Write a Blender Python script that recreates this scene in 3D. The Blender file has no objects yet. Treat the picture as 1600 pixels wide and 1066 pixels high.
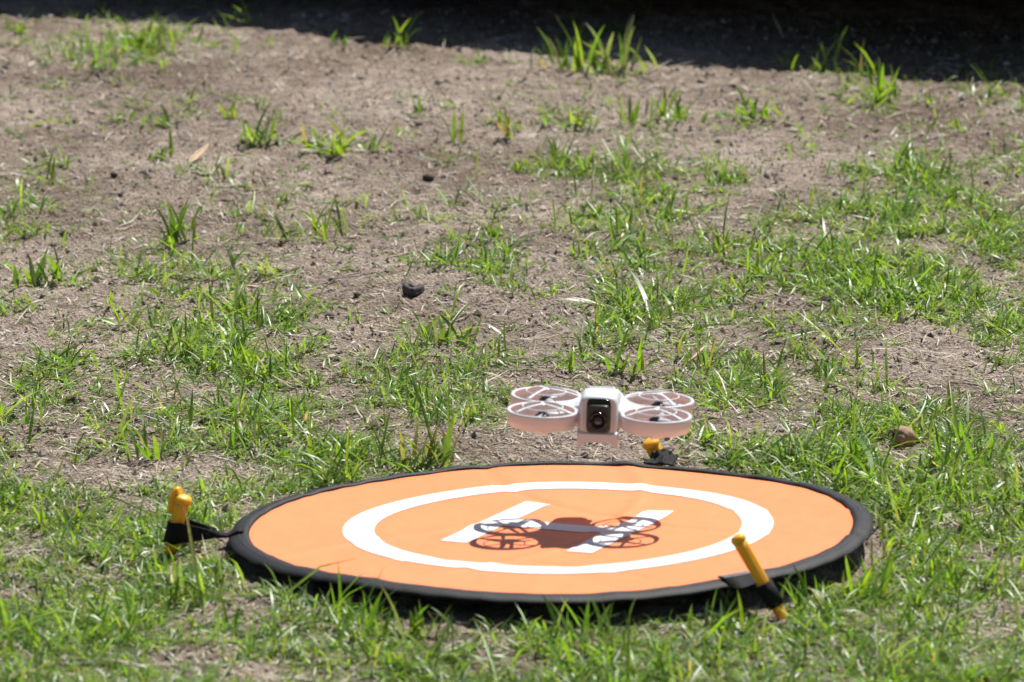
import bpy, bmesh, math, random
import numpy as np
from mathutils import Vector, Matrix

R = math.radians
rng = np.random.default_rng(11)
random.seed(5)
scene = bpy.context.scene
col = scene.collection

# ------------------------------------------------------------------ camera
FPX = 11900.0                       # focal length in pixels of the 1600 px wide picture
PITCH = R(12.25)                    # camera looks down by this much
PAD = np.array([0.0, 0.0, 0.016])   # centre of the landing pad
DIST = 6.5
FWD = np.array([0, math.cos(PITCH), -math.sin(PITCH)])
UPV = np.array([0, math.sin(PITCH), math.cos(PITCH)])
RGT = np.array([1.0, 0, 0])
CAM = PAD - DIST * (FWD + (861 - 800) / FPX * RGT - (823 - 533) / FPX * UPV)

cd = bpy.data.cameras.new('camera')
cam = bpy.data.objects.new('camera', cd)
col.objects.link(cam)
cam.location = CAM
cam.rotation_euler = (R(90) - PITCH, 0, 0)
cd.sensor_width = 36.0
cd.lens = FPX / 1600 * 36.0
cd.clip_start = 0.1
cd.clip_end = 2000
cd.dof.use_dof = True
cd.dof.focus_distance = 7.1
cd.dof.aperture_fstop = 14.0
scene.camera = cam

# ------------------------------------------------------------------ sky, sun, exposure
SUN_EL, SUN_AZ = R(60), R(32)       # high, behind the scene and to the right
w = bpy.data.worlds.new('World')
scene.world = w
w.use_nodes = True
nt = w.node_tree
sky = nt.nodes.new('ShaderNodeTexSky')
sky.sky_type = 'NISHITA'
sky.sun_disc = False
sky.sun_elevation = SUN_EL
sky.sun_rotation = SUN_AZ
bg = nt.nodes['Background']
bg.inputs['Strength'].default_value = 0.05
nt.links.new(sky.outputs['Color'], bg.inputs['Color'])
sd = bpy.data.lights.new('sun', 'SUN')
sd.energy = 5.0
sd.angle = R(0.53)
sd.color = (1.0, 0.965, 0.91)
sun = bpy.data.objects.new('sun', sd)
col.objects.link(sun)
SUNV = Vector((math.sin(SUN_AZ) * math.cos(SUN_EL), math.cos(SUN_AZ) * math.cos(SUN_EL), math.sin(SUN_EL)))
sun.rotation_euler = SUNV.to_track_quat('Z', 'Y').to_euler()
sun.location = SUNV * 20
scene.view_settings.view_transform = 'Standard'
scene.view_settings.look = 'None'
scene.view_settings.exposure = 0.35
scene.view_settings.gamma = 1.0
scene.view_settings.use_curve_mapping = False
scene.render.engine = 'CYCLES'
scene.cycles.max_bounces = 8
scene.cycles.use_denoising = True
scene.render.film_transparent = False

# ------------------------------------------------------------------ helpers
def ground_point(px, py, z=0.0):
    d = FWD + (px - 800) / FPX * RGT - (py - 533) / FPX * UPV
    t = (z - CAM[2]) / d[2]
    return CAM + t * d

def plane_point(px, py, y):
    d = FWD + (px - 800) / FPX * RGT - (py - 533) / FPX * UPV
    t = (y - CAM[1]) / d[1]
    return CAM + t * d

def project(P):
    v = P - CAM
    dz = v @ FWD
    return 800 + FPX * (v @ RGT) / dz, 533 - FPX * (v @ UPV) / dz

_tabs = {}
def vnoise(x, y, seed=0):
    if seed not in _tabs:
        _tabs[seed] = np.random.default_rng(100 + seed).random((256, 256))
    T = _tabs[seed]
    xi = np.floor(x).astype(int); yi = np.floor(y).astype(int)
    fx = x - xi; fy = y - yi
    fx = fx * fx * (3 - 2 * fx); fy = fy * fy * (3 - 2 * fy)
    a = T[xi & 255, yi & 255]; b = T[(xi + 1) & 255, yi & 255]
    c = T[xi & 255, (yi + 1) & 255]; d = T[(xi + 1) & 255, (yi + 1) & 255]
    return (a * (1 - fx) + b * fx) * (1 - fy) + (c * (1 - fx) + d * fx) * fy

def fbm(x, y, seed=0, o=3):
    s = 0; a = 1.0; t = 0
    for i in range(o):
        s = s + a * vnoise(x * 2 ** i + 17 * i, y * 2 ** i + 5 * i, seed + i); t += a; a *= 0.5
    return s / t

def gheight(x, y):
    x = np.asarray(x, float); y = np.asarray(y, float)
    r = np.hypot(x, y)
    near = np.clip((r - 0.25) / 0.12, 0, 1)
    reach = np.exp(-(np.maximum(np.hypot(x, y - 1.0) - 3, 0) / 3) ** 2)
    h = 0.022 * (fbm(x * 1.7 + 3, y * 1.7 + 8, 1, 2) - 0.5) * near * reach
    h = h + 0.011 * (fbm(x * 9 + 30, y * 9 + 40, 5, 3) - 0.5) * (0.3 + 0.7 * near)
    h = h + 0.0100 * (fbm(x * 75 + 90, y * 55 + 10, 9, 3) - 0.5)
    return h - 0.002

def link_obj(name, me, parent=None, m=None, label=None, cat=None, group=None, kind=None):
    o = bpy.data.objects.new(name, me)
    col.objects.link(o)
    if parent is not None:
        o.parent = parent
    if m is not None and me is not None:
        me.materials.clear(); me.materials.append(m)
    if label: o['label'] = label
    if cat: o['category'] = cat
    if group: o['group'] = group
    if kind: o['kind'] = kind
    return o

def mesh_np(name, V, F4=None, F3=None, smooth=True):
    me = bpy.data.meshes.new(name)
    V = np.asarray(V, np.float32).reshape(-1, 3)
    n4 = 0 if F4 is None else len(F4); n3 = 0 if F3 is None else len(F3)
    me.vertices.add(len(V)); me.vertices.foreach_set('co', V.ravel())
    li = []
    if n4: li.append(np.asarray(F4, np.int32).ravel())
    if n3: li.append(np.asarray(F3, np.int32).ravel())
    li = np.concatenate(li)
    me.loops.add(len(li)); me.loops.foreach_set('vertex_index', li)
    me.polygons.add(n4 + n3)
    st = np.concatenate([np.arange(n4) * 4, n4 * 4 + np.arange(n3) * 3]).astype(np.int32)
    me.polygons.foreach_set('loop_start', st)
    me.polygons.foreach_set('use_smooth', np.full(n4 + n3, smooth))
    me.update(calc_edges=True); me.validate()
    return me

def set_color(me, C):
    a = me.color_attributes.new('tint', 'FLOAT_COLOR', 'POINT')
    C = np.asarray(C, np.float32)
    if C.shape[1] == 3:
        C = np.concatenate([C, np.ones((len(C), 1), np.float32)], 1)
    a.data.foreach_set('color', C.ravel())

def lathe(prof, n=48, closed=True, name='lathe', wob=None):
    """revolve (r, z) points round z"""
    V = []; F = []
    k = len(prof)
    for i in range(n):
        a = 2 * math.pi * i / n
        for r, z in prof:
            dz = wob(a, r) if wob else 0
            V.append((r * math.cos(a), r * math.sin(a), z + dz))
    for i in range(n):
        j = (i + 1) % n
        for q in range(k if closed else k - 1):
            p = (q + 1) % k
            F.append((i * k + q, j * k + q, j * k + p, i * k + p))
    me = bpy.data.meshes.new(name)
    me.from_pydata(V, [], F)
    for f in me.polygons: f.use_smooth = True
    me.update()
    fix_normals(me)
    return me

def fix_normals(me):
    bm = bmesh.new(); bm.from_mesh(me)
    bmesh.ops.remove_doubles(bm, verts=bm.verts, dist=1e-6)
    bmesh.ops.recalc_face_normals(bm, faces=bm.faces)
    bm.to_mesh(me); bm.free()

def sections(rings, name='loft', cap=True, smooth=True):
    k = len(rings[0]); V = []; F = []
    for r in rings: V += [tuple(p) for p in r]
    for i in range(len(rings) - 1):
        for q in range(k):
            p = (q + 1) % k
            F.append((i * k + q, i * k + p, (i + 1) * k + p, (i + 1) * k + q))
    if cap:
        F.append(tuple(range(k))[::-1]); F.append(tuple((len(rings) - 1) * k + q for q in range(k)))
    me = bpy.data.meshes.new(name); me.from_pydata(V, [], F)
    for f in me.polygons: f.use_smooth = smooth and len(f.vertices) == 4
    me.update(); fix_normals(me)
    return me

def rbox(sx, sy, sz, bev, name='box', seg=3):
    bm = bmesh.new()
    bmesh.ops.create_cube(bm, size=1)
    for v in bm.verts: v.co = Vector((v.co.x * sx, v.co.y * sy, v.co.z * sz))
    bmesh.ops.bevel(bm, geom=bm.edges[:], offset=bev, segments=seg, affect='EDGES', profile=0.5)
    me = bpy.data.meshes.new(name); bm.to_mesh(me); bm.free()
    for f in me.polygons: f.use_smooth = True
    return me

def tube(pts, rad, n=8, name='tube'):
    pts = [Vector(p) for p in pts]
    if not hasattr(rad, '__len__'): rad = [rad] * len(pts)
    rings = []
    up = Vector((0.13, 0.2, 1)).normalized()
    for i, p in enumerate(pts):
        t = (pts[min(i + 1, len(pts) - 1)] - pts[max(i - 1, 0)]).normalized()
        a = t.cross(up)
        if a.length < 0.1: a = t.cross(Vector((1, 0, 0)))
        a.normalize(); b = t.cross(a).normalized()
        rings.append([p + rad[i] * (math.cos(2 * math.pi * q / n) * a + math.sin(2 * math.pi * q / n) * b) for q in range(n)])
    return sections(rings, name)

def ribbon(P, Wv, th, name='ribbon', closed=False):
    """flat band: centre points P, half-width vectors Wv, thickness th"""
    P = [Vector(p) for p in P]; Wv = [Vector(v) for v in Wv]
    rings = []
    for i, p in enumerate(P):
        t = (P[min(i + 1, len(P) - 1)] - P[max(i - 1, 0)]).normalized()
        nrm = t.cross(Wv[i]).normalized() * th / 2
        rings.append([p - Wv[i] - nrm, p - nrm * 1.0, p + Wv[i] - nrm, p + Wv[i] + nrm, p + nrm, p - Wv[i] + nrm])
    return sections(rings, name)

# ------------------------------------------------------------------ materials
def new_mat(name):
    m = bpy.data.materials.new(name); m.use_nodes = True
    t = m.node_tree
    return m, t, t.nodes['Principled BSDF']

def plain(name, c, rough=0.5, var=0.12, scale=60, bump=0.0, bscale=300, spec=0.5, sheen=0.0, dist=0.001):
    m, t, b = new_mat(name)
    tc = t.nodes.new('ShaderNodeTexCoord')
    nz = t.nodes.new('ShaderNodeTexNoise'); nz.inputs['Scale'].default_value = scale; nz.inputs['Detail'].default_value = 6
    t.links.new(tc.outputs['Object'], nz.inputs['Vector'])
    mx = t.nodes.new('ShaderNodeMix'); mx.data_type = 'RGBA'
    mx.inputs['A'].default_value = (*[max(0, x * (1 - var)) for x in c], 1)
    mx.inputs['B'].default_value = (*[min(1, x * (1 + var)) for x in c], 1)
    t.links.new(nz.outputs['Fac'], mx.inputs['Factor'])
    t.links.new(mx.outputs['Result'], b.inputs['Base Color'])
    b.inputs['Roughness'].default_value = rough
    b.inputs['Specular IOR Level'].default_value = spec
    if sheen: b.inputs['Sheen Weight'].default_value = sheen
    if bump:
        n2 = t.nodes.new('ShaderNodeTexNoise'); n2.inputs['Scale'].default_value = bscale; n2.inputs['Detail'].default_value = 4
        t.links.new(tc.outputs['Object'], n2.inputs['Vector'])
        bp = t.nodes.new('ShaderNodeBump'); bp.inputs['Strength'].default_value = bump; bp.inputs['Distance'].default_value = dist
        t.links.new(n2.outputs['Fac'], bp.inputs['Height']); t.links.new(bp.outputs['Normal'], b.inputs['Normal'])
    return m

def soil_mat():
    m, t, b = new_mat('soil')
    L = t.links.new
    geo = t.nodes.new('ShaderNodeNewGeometry')
    def noise(s, d, vec=None, ro=0.55):
        n = t.nodes.new('ShaderNodeTexNoise'); n.inputs['Scale'].default_value = s; n.inputs['Detail'].default_value = d
        n.inputs['Roughness'].default_value = ro
        L(vec or geo.outputs['Position'], n.inputs['Vector']); return n
    big = noise(3.2, 4); mid = noise(38, 5); fine = noise(300, 5, None, 0.75); grit = t.nodes.new('ShaderNodeTexVoronoi')
    grit.inputs['Scale'].default_value = 330; L(geo.outputs['Position'], grit.inputs['Vector'])
    r1 = t.nodes.new('ShaderNodeValToRGB')
    r1.color_ramp.elements[0].position = 0.33; r1.color_ramp.elements[0].color = (0.305, 0.240, 0.190, 1)
    r1.color_ramp.elements[1].position = 0.66; r1.color_ramp.elements[1].color = (0.630, 0.538, 0.458, 1)
    L(big.outputs['Fac'], r1.inputs['Fac'])
    r2 = t.nodes.new('ShaderNodeValToRGB')
    r2.color_ramp.elements[0].position = 0.30; r2.color_ramp.elements[0].color = (0.50, 0.46, 0.43, 1)
    r2.color_ramp.elements[1].position = 0.68; r2.color_ramp.elements[1].color = (1.15, 1.13, 1.12, 1)
    L(mid.outputs['Fac'], r2.inputs['Fac'])
    m1 = t.nodes.new('ShaderNodeMix'); m1.data_type = 'RGBA'; m1.blend_type = 'MULTIPLY'; m1.inputs['Factor'].default_value = 0.75
    L(r1.outputs['Color'], m1.inputs['A']); L(r2.outputs['Color'], m1.inputs['B'])
    r3 = t.nodes.new('ShaderNodeValToRGB')
    r3.color_ramp.elements[0].position = 0.30; r3.color_ramp.elements[0].color = (0.26, 0.245, 0.235, 1)
    r3.color_ramp.elements[1].position = 0.72; r3.color_ramp.elements[1].color = (1.85, 1.82, 1.78, 1)
    L(fine.outputs['Fac'], r3.inputs['Fac'])
    m2 = t.nodes.new('ShaderNodeMix'); m2.data_type = 'RGBA'; m2.blend_type = 'MULTIPLY'; m2.inputs['Factor'].default_value = 0.95
    L(m1.outputs['Result'], m2.inputs['A']); L(r3.outputs['Color'], m2.inputs['B'])
    L(m2.outputs['Result'], b.inputs['Base Color'])
    b.inputs['Roughness'].default_value = 0.95
    b.inputs['Specular IOR Level'].default_value = 0.2
    ad = t.nodes.new('ShaderNodeMath'); ad.operation = 'ADD'
    L(fine.outputs['Fac'], ad.inputs[0]); L(grit.outputs['Distance'], ad.inputs[1])
    bp = t.nodes.new('ShaderNodeBump'); bp.inputs['Strength'].default_value = 1.0; bp.inputs['Distance'].default_value = 0.0060
    L(ad.outputs[0], bp.inputs['Height']); L(bp.outputs['Normal'], b.inputs['Normal'])
    return m

def tint_mat(name, rough=0.9, spec=0.2):
    m, t, b = new_mat(name)
    a = t.nodes.new('ShaderNodeAttribute'); a.attribute_name = 'tint'
    geo = t.nodes.new('ShaderNodeNewGeometry')
    n = t.nodes.new('ShaderNodeTexNoise'); n.inputs['Scale'].default_value = 500
    t.links.new(geo.outputs['Position'], n.inputs['Vector'])
    r = t.nodes.new('ShaderNodeValToRGB')
    r.color_ramp.elements[0].position = 0.3; r.color_ramp.elements[0].color = (0.6, 0.6, 0.6, 1)
    r.color_ramp.elements[1].position = 0.7; r.color_ramp.elements[1].color = (1.2, 1.2, 1.2, 1)
    t.links.new(n.outputs['Fac'], r.inputs['Fac'])
    mx = t.nodes.new('ShaderNodeMix'); mx.data_type = 'RGBA'; mx.blend_type = 'MULTIPLY'; mx.inputs['Factor'].default_value = 1
    t.links.new(a.outputs['Color'], mx.inputs['A']); t.links.new(r.outputs['Color'], mx.inputs['B'])
    t.links.new(mx.outputs['Result'], b.inputs['Base Color'])
    b.inputs['Roughness'].default_value = rough; b.inputs['Specular IOR Level'].default_value = spec
    return m

def leaf_mat():
    m, t, b = new_mat('grass_leaf')
    L = t.links.new
    a = t.nodes.new('ShaderNodeAttribute'); a.attribute_name = 'tint'
    geo = t.nodes.new('ShaderNodeNewGeometry')
    n = t.nodes.new('ShaderNodeTexNoise'); n.inputs['Scale'].default_value = 160; n.inputs['Detail'].default_value = 3
    L(geo.outputs['Position'], n.inputs['Vector'])
    hs = t.nodes.new('ShaderNodeHueSaturation')
    mr = t.nodes.new('ShaderNodeMapRange'); mr.inputs['From Min'].default_value = 0.3; mr.inputs['From Max'].default_value = 0.7
    mr.inputs['To Min'].default_value = 0.75; mr.inputs['To Max'].default_value = 1.25
    L(n.outputs['Fac'], mr.inputs['Value']); L(mr.outputs['Result'], hs.inputs['Value'])
    L(a.outputs['Color'], hs.inputs['Color'])
    L(hs.outputs['Color'], b.inputs['Base Color'])
    b.inputs['Roughness'].default_value = 0.38
    b.inputs['Specular IOR Level'].default_value = 0.55
    tr = t.nodes.new('ShaderNodeBsdfTranslucent')
    g = t.nodes.new('ShaderNodeMix'); g.data_type = 'RGBA'; g.blend_type = 'MULTIPLY'; g.inputs['Factor'].default_value = 1
    L(hs.outputs['Color'], g.inputs['A']); g.inputs['B'].default_value = (2.5, 2.25, 1.0, 1)
    L(g.outputs['Result'], tr.inputs['Color'])
    ms = t.nodes.new('ShaderNodeMixShader'); ms.inputs['Fac'].default_value = 0.42
    out = t.nodes['Material Output']
    L(b.outputs['BSDF'], ms.inputs[1]); L(tr.outputs['BSDF'], ms.inputs[2]); L(ms.outputs['Shader'], out.inputs['Surface'])
    return m

M_SOIL = soil_mat()
M_CRUMB = tint_mat('soil_crumb')
M_STRAW = tint_mat('straw', 0.6, 0.4)
M_LEAF = leaf_mat()
M_ORANGE = plain('orange_nylon', (0.90, 0.270, 0.100), 0.5, 0.07, 9, 0.5, 26, 0.35, 0.0, 0.006)
M_WHITEPRINT = plain('white_print', (0.82, 0.82, 0.82), 0.55, 0.02, 20, 0.15, 24, 0.35, 0.0, 0.003)
M_BLACK = plain('black_binding', (0.013, 0.0125, 0.0145), 0.6, 0.25, 200, 0.5, 900, 0.35, 0.0)
M_STRAP = plain('black_webbing', (0.012, 0.012, 0.013), 0.7, 0.4, 500, 0.8, 700, 0.2, 0.0)
M_THREAD = plain('grey_thread', (0.30, 0.31, 0.33), 0.6, 0.3, 900)
M_UNDER = plain('pad_underside', (0.03, 0.028, 0.03), 0.8)
M_PEG = plain('yellow_plastic', (1.0, 0.51, 0.03), 0.42, 0.06, 60, 0.15, 200, 0.5)
_b = M_PEG.node_tree.nodes['Principled BSDF']
_b.inputs['Subsurface Weight'].default_value = 0.8; _b.inputs['Subsurface Scale'].default_value = 0.006
_b.inputs['Subsurface Radius'].default_value = (1.0, 0.6, 0.15)
M_SHELL = plain('white_plastic', (0.68, 0.69, 0.71), 0.42, 0.02, 40, 0.05, 900, 0.5)
M_DARK = plain('dark_plastic', (0.035, 0.035, 0.04), 0.3, 0.1, 60)
M_GLOSS = plain('gloss_black', (0.008, 0.008, 0.009), 0.12, 0.1, 60)
M_PROP = plain('smoke_plastic', (0.42, 0.42, 0.45), 0.35, 0.05, 60)
M_LENS = plain('lens_glass', (0.02, 0.012, 0.010), 0.05, 0.1, 60, spec=0.8)
M_HOLE = plain('husk_hole_dark', (0.035, 0.030, 0.028), 0.85, 0.6, 120, 0.9, 160)
M_CHIP = plain('burnt_bark', (0.085, 0.072, 0.066), 0.85, 0.55, 180, 0.9, 260)
M_HUSK = plain('nut_husk', (0.36, 0.225, 0.13), 0.75, 0.5, 90, 0.9, 120)
M_DRYLEAF = plain('dry_leaf', (0.50, 0.33, 0.18), 0.6, 0.25, 80, 0.3, 200)
M_TIMBER = plain('weathered_timber', (0.16, 0.115, 0.08), 0.8, 0.3, 8, 0.4, 40)
M_CLOD = plain('dark_clod', (0.075, 0.055, 0.045), 0.9, 0.5, 150, 0.9, 260)
M_STONE = plain('pale_stone', (0.52, 0.47, 0.40), 0.8, 0.2, 200, 0.5, 300)

# ------------------------------------------------------------------ ground sheet
def axis(lo, hi, step, far):
    a = list(np.arange(lo, hi + 1e-6, step))
    s = step; p = a[-1]; up = []
    while p < far: s *= 1.28; p += s; up.append(p)
    s = step; p = a[0]; dn = []
    while p > -far: s *= 1.28; p -= s; dn.append(p)
    return np.array(dn[::-1] + a + up)

gx = axis(-0.80, 0.85, 0.0042, 300); gy = axis(-0.75, 2.75, 0.0075, 300)
XX, YY = np.meshgrid(gx, gy, indexing='ij')
ZZ = gheight(XX, YY)
nx, ny = len(gx), len(gy)
idx = np.arange(nx * ny).reshape(nx, ny)
F = np.stack([idx[:-1, :-1], idx[1:, :-1], idx[1:, 1:], idx[:-1, 1:]], -1).reshape(-1, 4)
g_me = mesh_np('ground', np.stack([XX, YY, ZZ], -1).reshape(-1, 3), F)
link_obj('ground', g_me, None, M_SOIL, kind='structure')

# ------------------------------------------------------------------ unseen deck, added out of view and kept low to cast the dark strip
def build_shade_deck():
    zt, zb = 0.19, 0.095
    a = ground_point(0, 24); b = ground_point(1600, 126)
    off = np.array([math.sin(SUN_AZ), math.cos(SUN_AZ), 0]) * zt / math.tan(SUN_EL)
    a = a + off; b = b + off
    u = (b - a); u[2] = 0; u /= np.linalg.norm(u)
    n = np.array([-u[1], u[0], 0])
    mid = (a + b) / 2; mid[2] = 0
    root = link_obj('added_shade_deck', None, label='unseen low deck added so that its edge shades the bare soil behind', cat='added shade deck')
    root.location = mid
    root.rotation_euler = (0, 0, math.atan2(u[1], u[0]))
    Ld, Wd = 7.0, 3.0
    def part(name, sx, sy, sz, x, y, z, m=M_TIMBER, bev=0.003):
        o = link_obj(name, rbox(sx, sy, sz, bev, name, 1), root, m); o.location = (x, y, z); return o
    part('shade_sheet', Ld - 0.02, Wd - 0.05, 0.04, 0, Wd / 2 + 0.02, zt - 0.06)  # solid sheet added under the boards so no sun leaks into the shade
    part('fascia', Ld, 0.03, zt - 0.034 - zb, 0, 0.017, (zt - 0.034 + zb) / 2)
    nb = 20; bw = Wd / nb
    bme = rbox(Ld, bw - 0.004, 0.03, 0.003, 'board', 1)
    for i in range(nb):
        o = link_obj('board', bme, root, M_TIMBER); o.location = (0, bw * (i + 0.5), zt - 0.015)
    pme = rbox(0.1, 0.1, zt - 0.07, 0.004, 'post', 1)
    for i in range(5):
        for j in (1.2, 2.8):
            o = link_obj('post', pme, root, M_TIMBER); o.location = (-3.2 + 1.6 * i, j, (zt - 0.09) / 2)
build_shade_deck()

# ------------------------------------------------------------------ landing pad
PAD_R = 0.275
pad = link_obj('landing_pad', None, label='round orange landing pad with black rim, white ring and letter H', cat='landing pad')
pad.location = PAD
pad.rotation_euler = (R(-1.55), R(-1.15), 0)
bpy.context.view_layer.update()
PADM = pad.matrix_world.copy()

def wave(x, y):
    a = math.atan2(y, x); r = math.hypot(x, y) / PAD_R
    return (0.0016 * math.sin(2 * a + 0.7) + 0.0011 * math.sin(3 * a + 2.0) + 0.0007 * math.sin(5 * a)) * r * r \
        - 0.0016 * (1 - r * r) + 0.0004 * math.sin(23 * x + 9 * y) * r + 0.0003 * math.sin(31 * y - 12 * x)

CREASES = [(-0.34, 0.16, 0.42, 0.0009, 0.007), (0.30, 0.30, 0.36, -0.0008, 0.006), (0.12, -0.42, 0.47, 0.0008, 0.008), (-0.10, -0.36, 0.24, -0.0006, 0.006)]
_wave0 = wave
def wave(x, y):
    z = _wave0(x, y)
    for cx_, cy_, rr_, am_, wd_ in CREASES:
        d_ = math.hypot(x - cx_, y - cy_) - rr_
        z += 1.5 * am_ * math.exp(-(d_ / wd_) ** 2)
    r = math.hypot(x, y)
    if r > 0.2:
        a = math.atan2(y, x)
        z += 0.0003 * ((r - 0.2) / 0.06) * math.sin(47 * a + 3 * math.sin(5 * a)) * (0.5 + 0.5 * math.sin(3 * a + 1))
    return z

def disc_mesh(name, rin, rout, n, k, dz, cx=0, cy=0):
    V = []; F = []
    for i in range(n):
        a = 2 * math.pi * i / n
        for j in range(k + 1):
            r = rin + (rout - rin) * j / k
            x = cx + r * math.cos(a); y = cy + r * math.sin(a)
            V.append((x, y, wave(x, y) + dz))
    for i in range(n):
        q = (i + 1) % n
        for j in range(k):
            F.append((i * (k + 1) + j, i * (k + 1) + j + 1, q * (k + 1) + j + 1, q * (k + 1) + j))
    me = bpy.data.meshes.new(name); me.from_pydata(V, [], F)
    for f in me.polygons: f.use_smooth = True
    me.update(); fix_normals(me)
    return me

fabric = link_obj('fabric', disc_mesh('fabric', 0.0, 0.2615, 260, 80, 0), pad, M_ORANGE, label='orange nylon top of the pad')
link_obj('underside', disc_mesh('underside', 0.0, 0.2625, 120, 6, -0.004), pad, M_UNDER)
RC = (0.006, 0.004)
link_obj('printed_ring', disc_mesh('printed_ring', 0.157, 0.184, 220, 10, 0.0005, *RC), fabric, M_WHITEPRINT, label='white printed ring')

def stroke(name, cx, cy, L, W, ang):
    nl, nw = 60, 10
    V = []; F = []
    c, s = math.cos(ang), math.sin(ang)
    for i in range(nl + 1):
        for j in range(nw + 1):
            u = (i / nl - 0.5) * L; v = (j / nw - 0.5) * W
            x = cx + u * c - v * s; y = cy + u * s + v * c
            V.append((x, y, wave(x, y) + 0.0005))
    for i in range(nl):
        for j in range(nw):
            a = i * (nw + 1) + j
            F.append((a, a + nw + 1, a + nw + 2, a + 1))
    me = bpy.data.meshes.new(name); me.from_pydata(V, [], F)
    for f in me.polygons: f.use_smooth = True
    me.update(); fix_normals(me)
    return link_obj(name, me, fabric, M_WHITEPRINT)

HA = R(-25.2)
hc, hs_ = math.cos(HA), math.sin(HA)
for s in (-1, 1):
    stroke('letter_stroke', RC[0] + s * 0.0585 * hc, RC[1] + s * 0.0585 * hs_, 0.170, 0.0245, HA + R(90))
stroke('letter_stroke', RC[0], RC[1], 0.0925, 0.0245, HA)

rim_prof = [(0.2575, 0.0004), (0.2588, 0.0019), (0.2618, 0.0025), (0.2650, 0.0019), (0.2672, 0.0015), (0.2712, 0.0003), (0.2747, -0.0016),
            (0.2752, -0.0028), (0.2738, -0.0038), (0.2680, -0.0042), (0.2600, -0.0036)]
rim = link_obj('rim', lathe(rim_prof, 200, True, 'rim', lambda a, r: wave(r * math.cos(a), r * math.sin(a)) + 0.0006 * math.sin(41 * a) * math.sin(17 * a) * (r - 0.25) / 0.025 + 0.0005 * math.sin(29 * a + 1) * math.sin(6 * a)), pad, M_BLACK, label='black stitched rim')
# rows of stitches on the binding
V = []; F = []
ns = 420
for i in range(ns):
    a0 = 2 * math.pi * (i + 0.15) / ns; a1 = 2 * math.pi * (i + 0.75) / ns
    b = len(V)
    for a in (a0, a1):
        for r, dz in ((0.2657, 0.0024), (0.2665, 0.0023)):
            V.append((r * math.cos(a), r * math.sin(a), wave(r * math.cos(a), r * math.sin(a)) + dz))
    F.append((b, b + 1, b + 3, b + 2))
me = bpy.data.meshes.new('stitching'); me.from_pydata(V, [], F); me.update()
M_STITCH = plain('black_thread', (0.05, 0.05, 0.055), 0.6)
link_obj('stitching', me, rim, M_STITCH, kind='stuff')
PADI = PADM.inverted()

def to_pad(p):
    return PADI @ Vector(p)

# ------------------------------------------------------------------ pegs
def build_peg(base, top, label, rt=0.0066, rb=0.0043, hook=True, hook_dir=(-1, 0.4, 0)):
    base = Vector(base); top = Vector(top)
    root = link_obj('peg', None, label=label, cat='peg', group='pegs holding the landing pad')
    root.location = base
    ax = (top - base); L = ax.length; ax.normalize()
    q = ax.to_track_quat('Z', 'Y'); root.rotation_mode = 'QUATERNION'; root.rotation_quaternion = q
    hd = q.inverted() @ Vector(hook_dir); hd.z = 0; hd.normalize()
    # ribbed shaft: a rounded cross section that widens upwards, pointed below ground
    rings = []
    for k in range(15):
        t = k / 14; z = -0.045 + (L + 0.045 - 0.004) * t
        r = 0.0012 + (rb - 0.0012) * min(1, (z + 0.045) / 0.02) if z < 0 else rb + (rt - rb) * (z / L) ** 1.1
        ring = []
        for j in range(24):
            a = 2 * math.pi * j / 24
            ring.append((r * (1 - 0.16 * (0.5 - 0.5 * math.cos(4 * a)) ** 2 * (z / L < 0.93)) * math.cos(a), r * (1 - 0.16 * (0.5 - 0.5 * math.cos(4 * a)) ** 2 * (z / L < 0.93)) * math.sin(a), z))
        rings.append(ring)
    link_obj('shaft', sections(rings, 'shaft'), root, M_PEG)
    prof = [(0.0001, L + 0.0012), (rt * 0.6, L + 0.0010), (rt * 0.92, L - 0.0002), (rt * 1.08, L - 0.002), (rt * 1.08, L - 0.0045), (rt * 0.9, L - 0.0056), (0.0001, L - 0.0056)]
    link_obj('cap', lathe(prof, 28, False, 'cap'), root, M_PEG)
    if hook:
        pts = []; rad = []
        for k in range(9):
            t = k / 8
            p = hd * (0.004 + 0.0052 * math.sin(t * 2.2)) * 1.0 + Vector((0, 0, L + 0.0035 - 0.022 * t ** 1.3 + 0.002 * math.sin(t * 3)))
            pts.append(p); rad.append(0.0050 * (1 - 0.45 * t) if k else 0.0036)
        link_obj('hook', tube(pts, rad, 12, 'hook'), root, M_PEG)
    return root

DEP = math.sin(PITCH)
# left peg, beside the pad
pl_base = ground_point(266, 858); pl_base[2] = gheight(pl_base[0], pl_base[1])
pl_top = plane_point(287, 776, pl_base[1] - 0.004)
build_peg(pl_base, pl_top, 'yellow peg standing nearly upright in the grass left of the pad', 0.0072, 0.0048, True, (-1, 0.5, 0))
# front right peg, leaning over the rim
pr_base = ground_point(1224, 964); pr_base[2] = gheight(pr_base[0], pr_base[1])
pr_top = plane_point(1151, 838, pr_base[1] + 0.003)
build_peg(pr_base, pr_top, 'yellow peg leaning over the front right rim of the pad', 0.0060, 0.0048, False)
# back peg, driven in almost to its head
pb_base = ground_point(1034, 727); pb_base[2] = gheight(pb_base[0], pb_base[1])
pb_top = plane_point(1015, 689, pb_base[1] - 0.006)
build_peg(pb_base, pb_top, 'short yellow peg driven in behind the back rim, below the drone', 0.0074, 0.0066, False)

# ------------------------------------------------------------------ straps (sewn to the pad)
def add_strap(P, Wv, name='strap'):
    me = ribbon(P, Wv, 0.0012, name)
    me.transform(PADI)
    return link_obj(name, me, pad, M_STRAP)

def lerp(a, b, t): return Vector(a) * (1 - t) + Vector(b) * t
def smooth(t): return t * t * (3 - 2 * t)

def rim_world(ang, r=0.268, dz=0.0052):
    x, y = r * math.cos(ang), r * math.sin(ang)
    return PADM @ Vector((x, y, wave(x, y) + dz))

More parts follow.
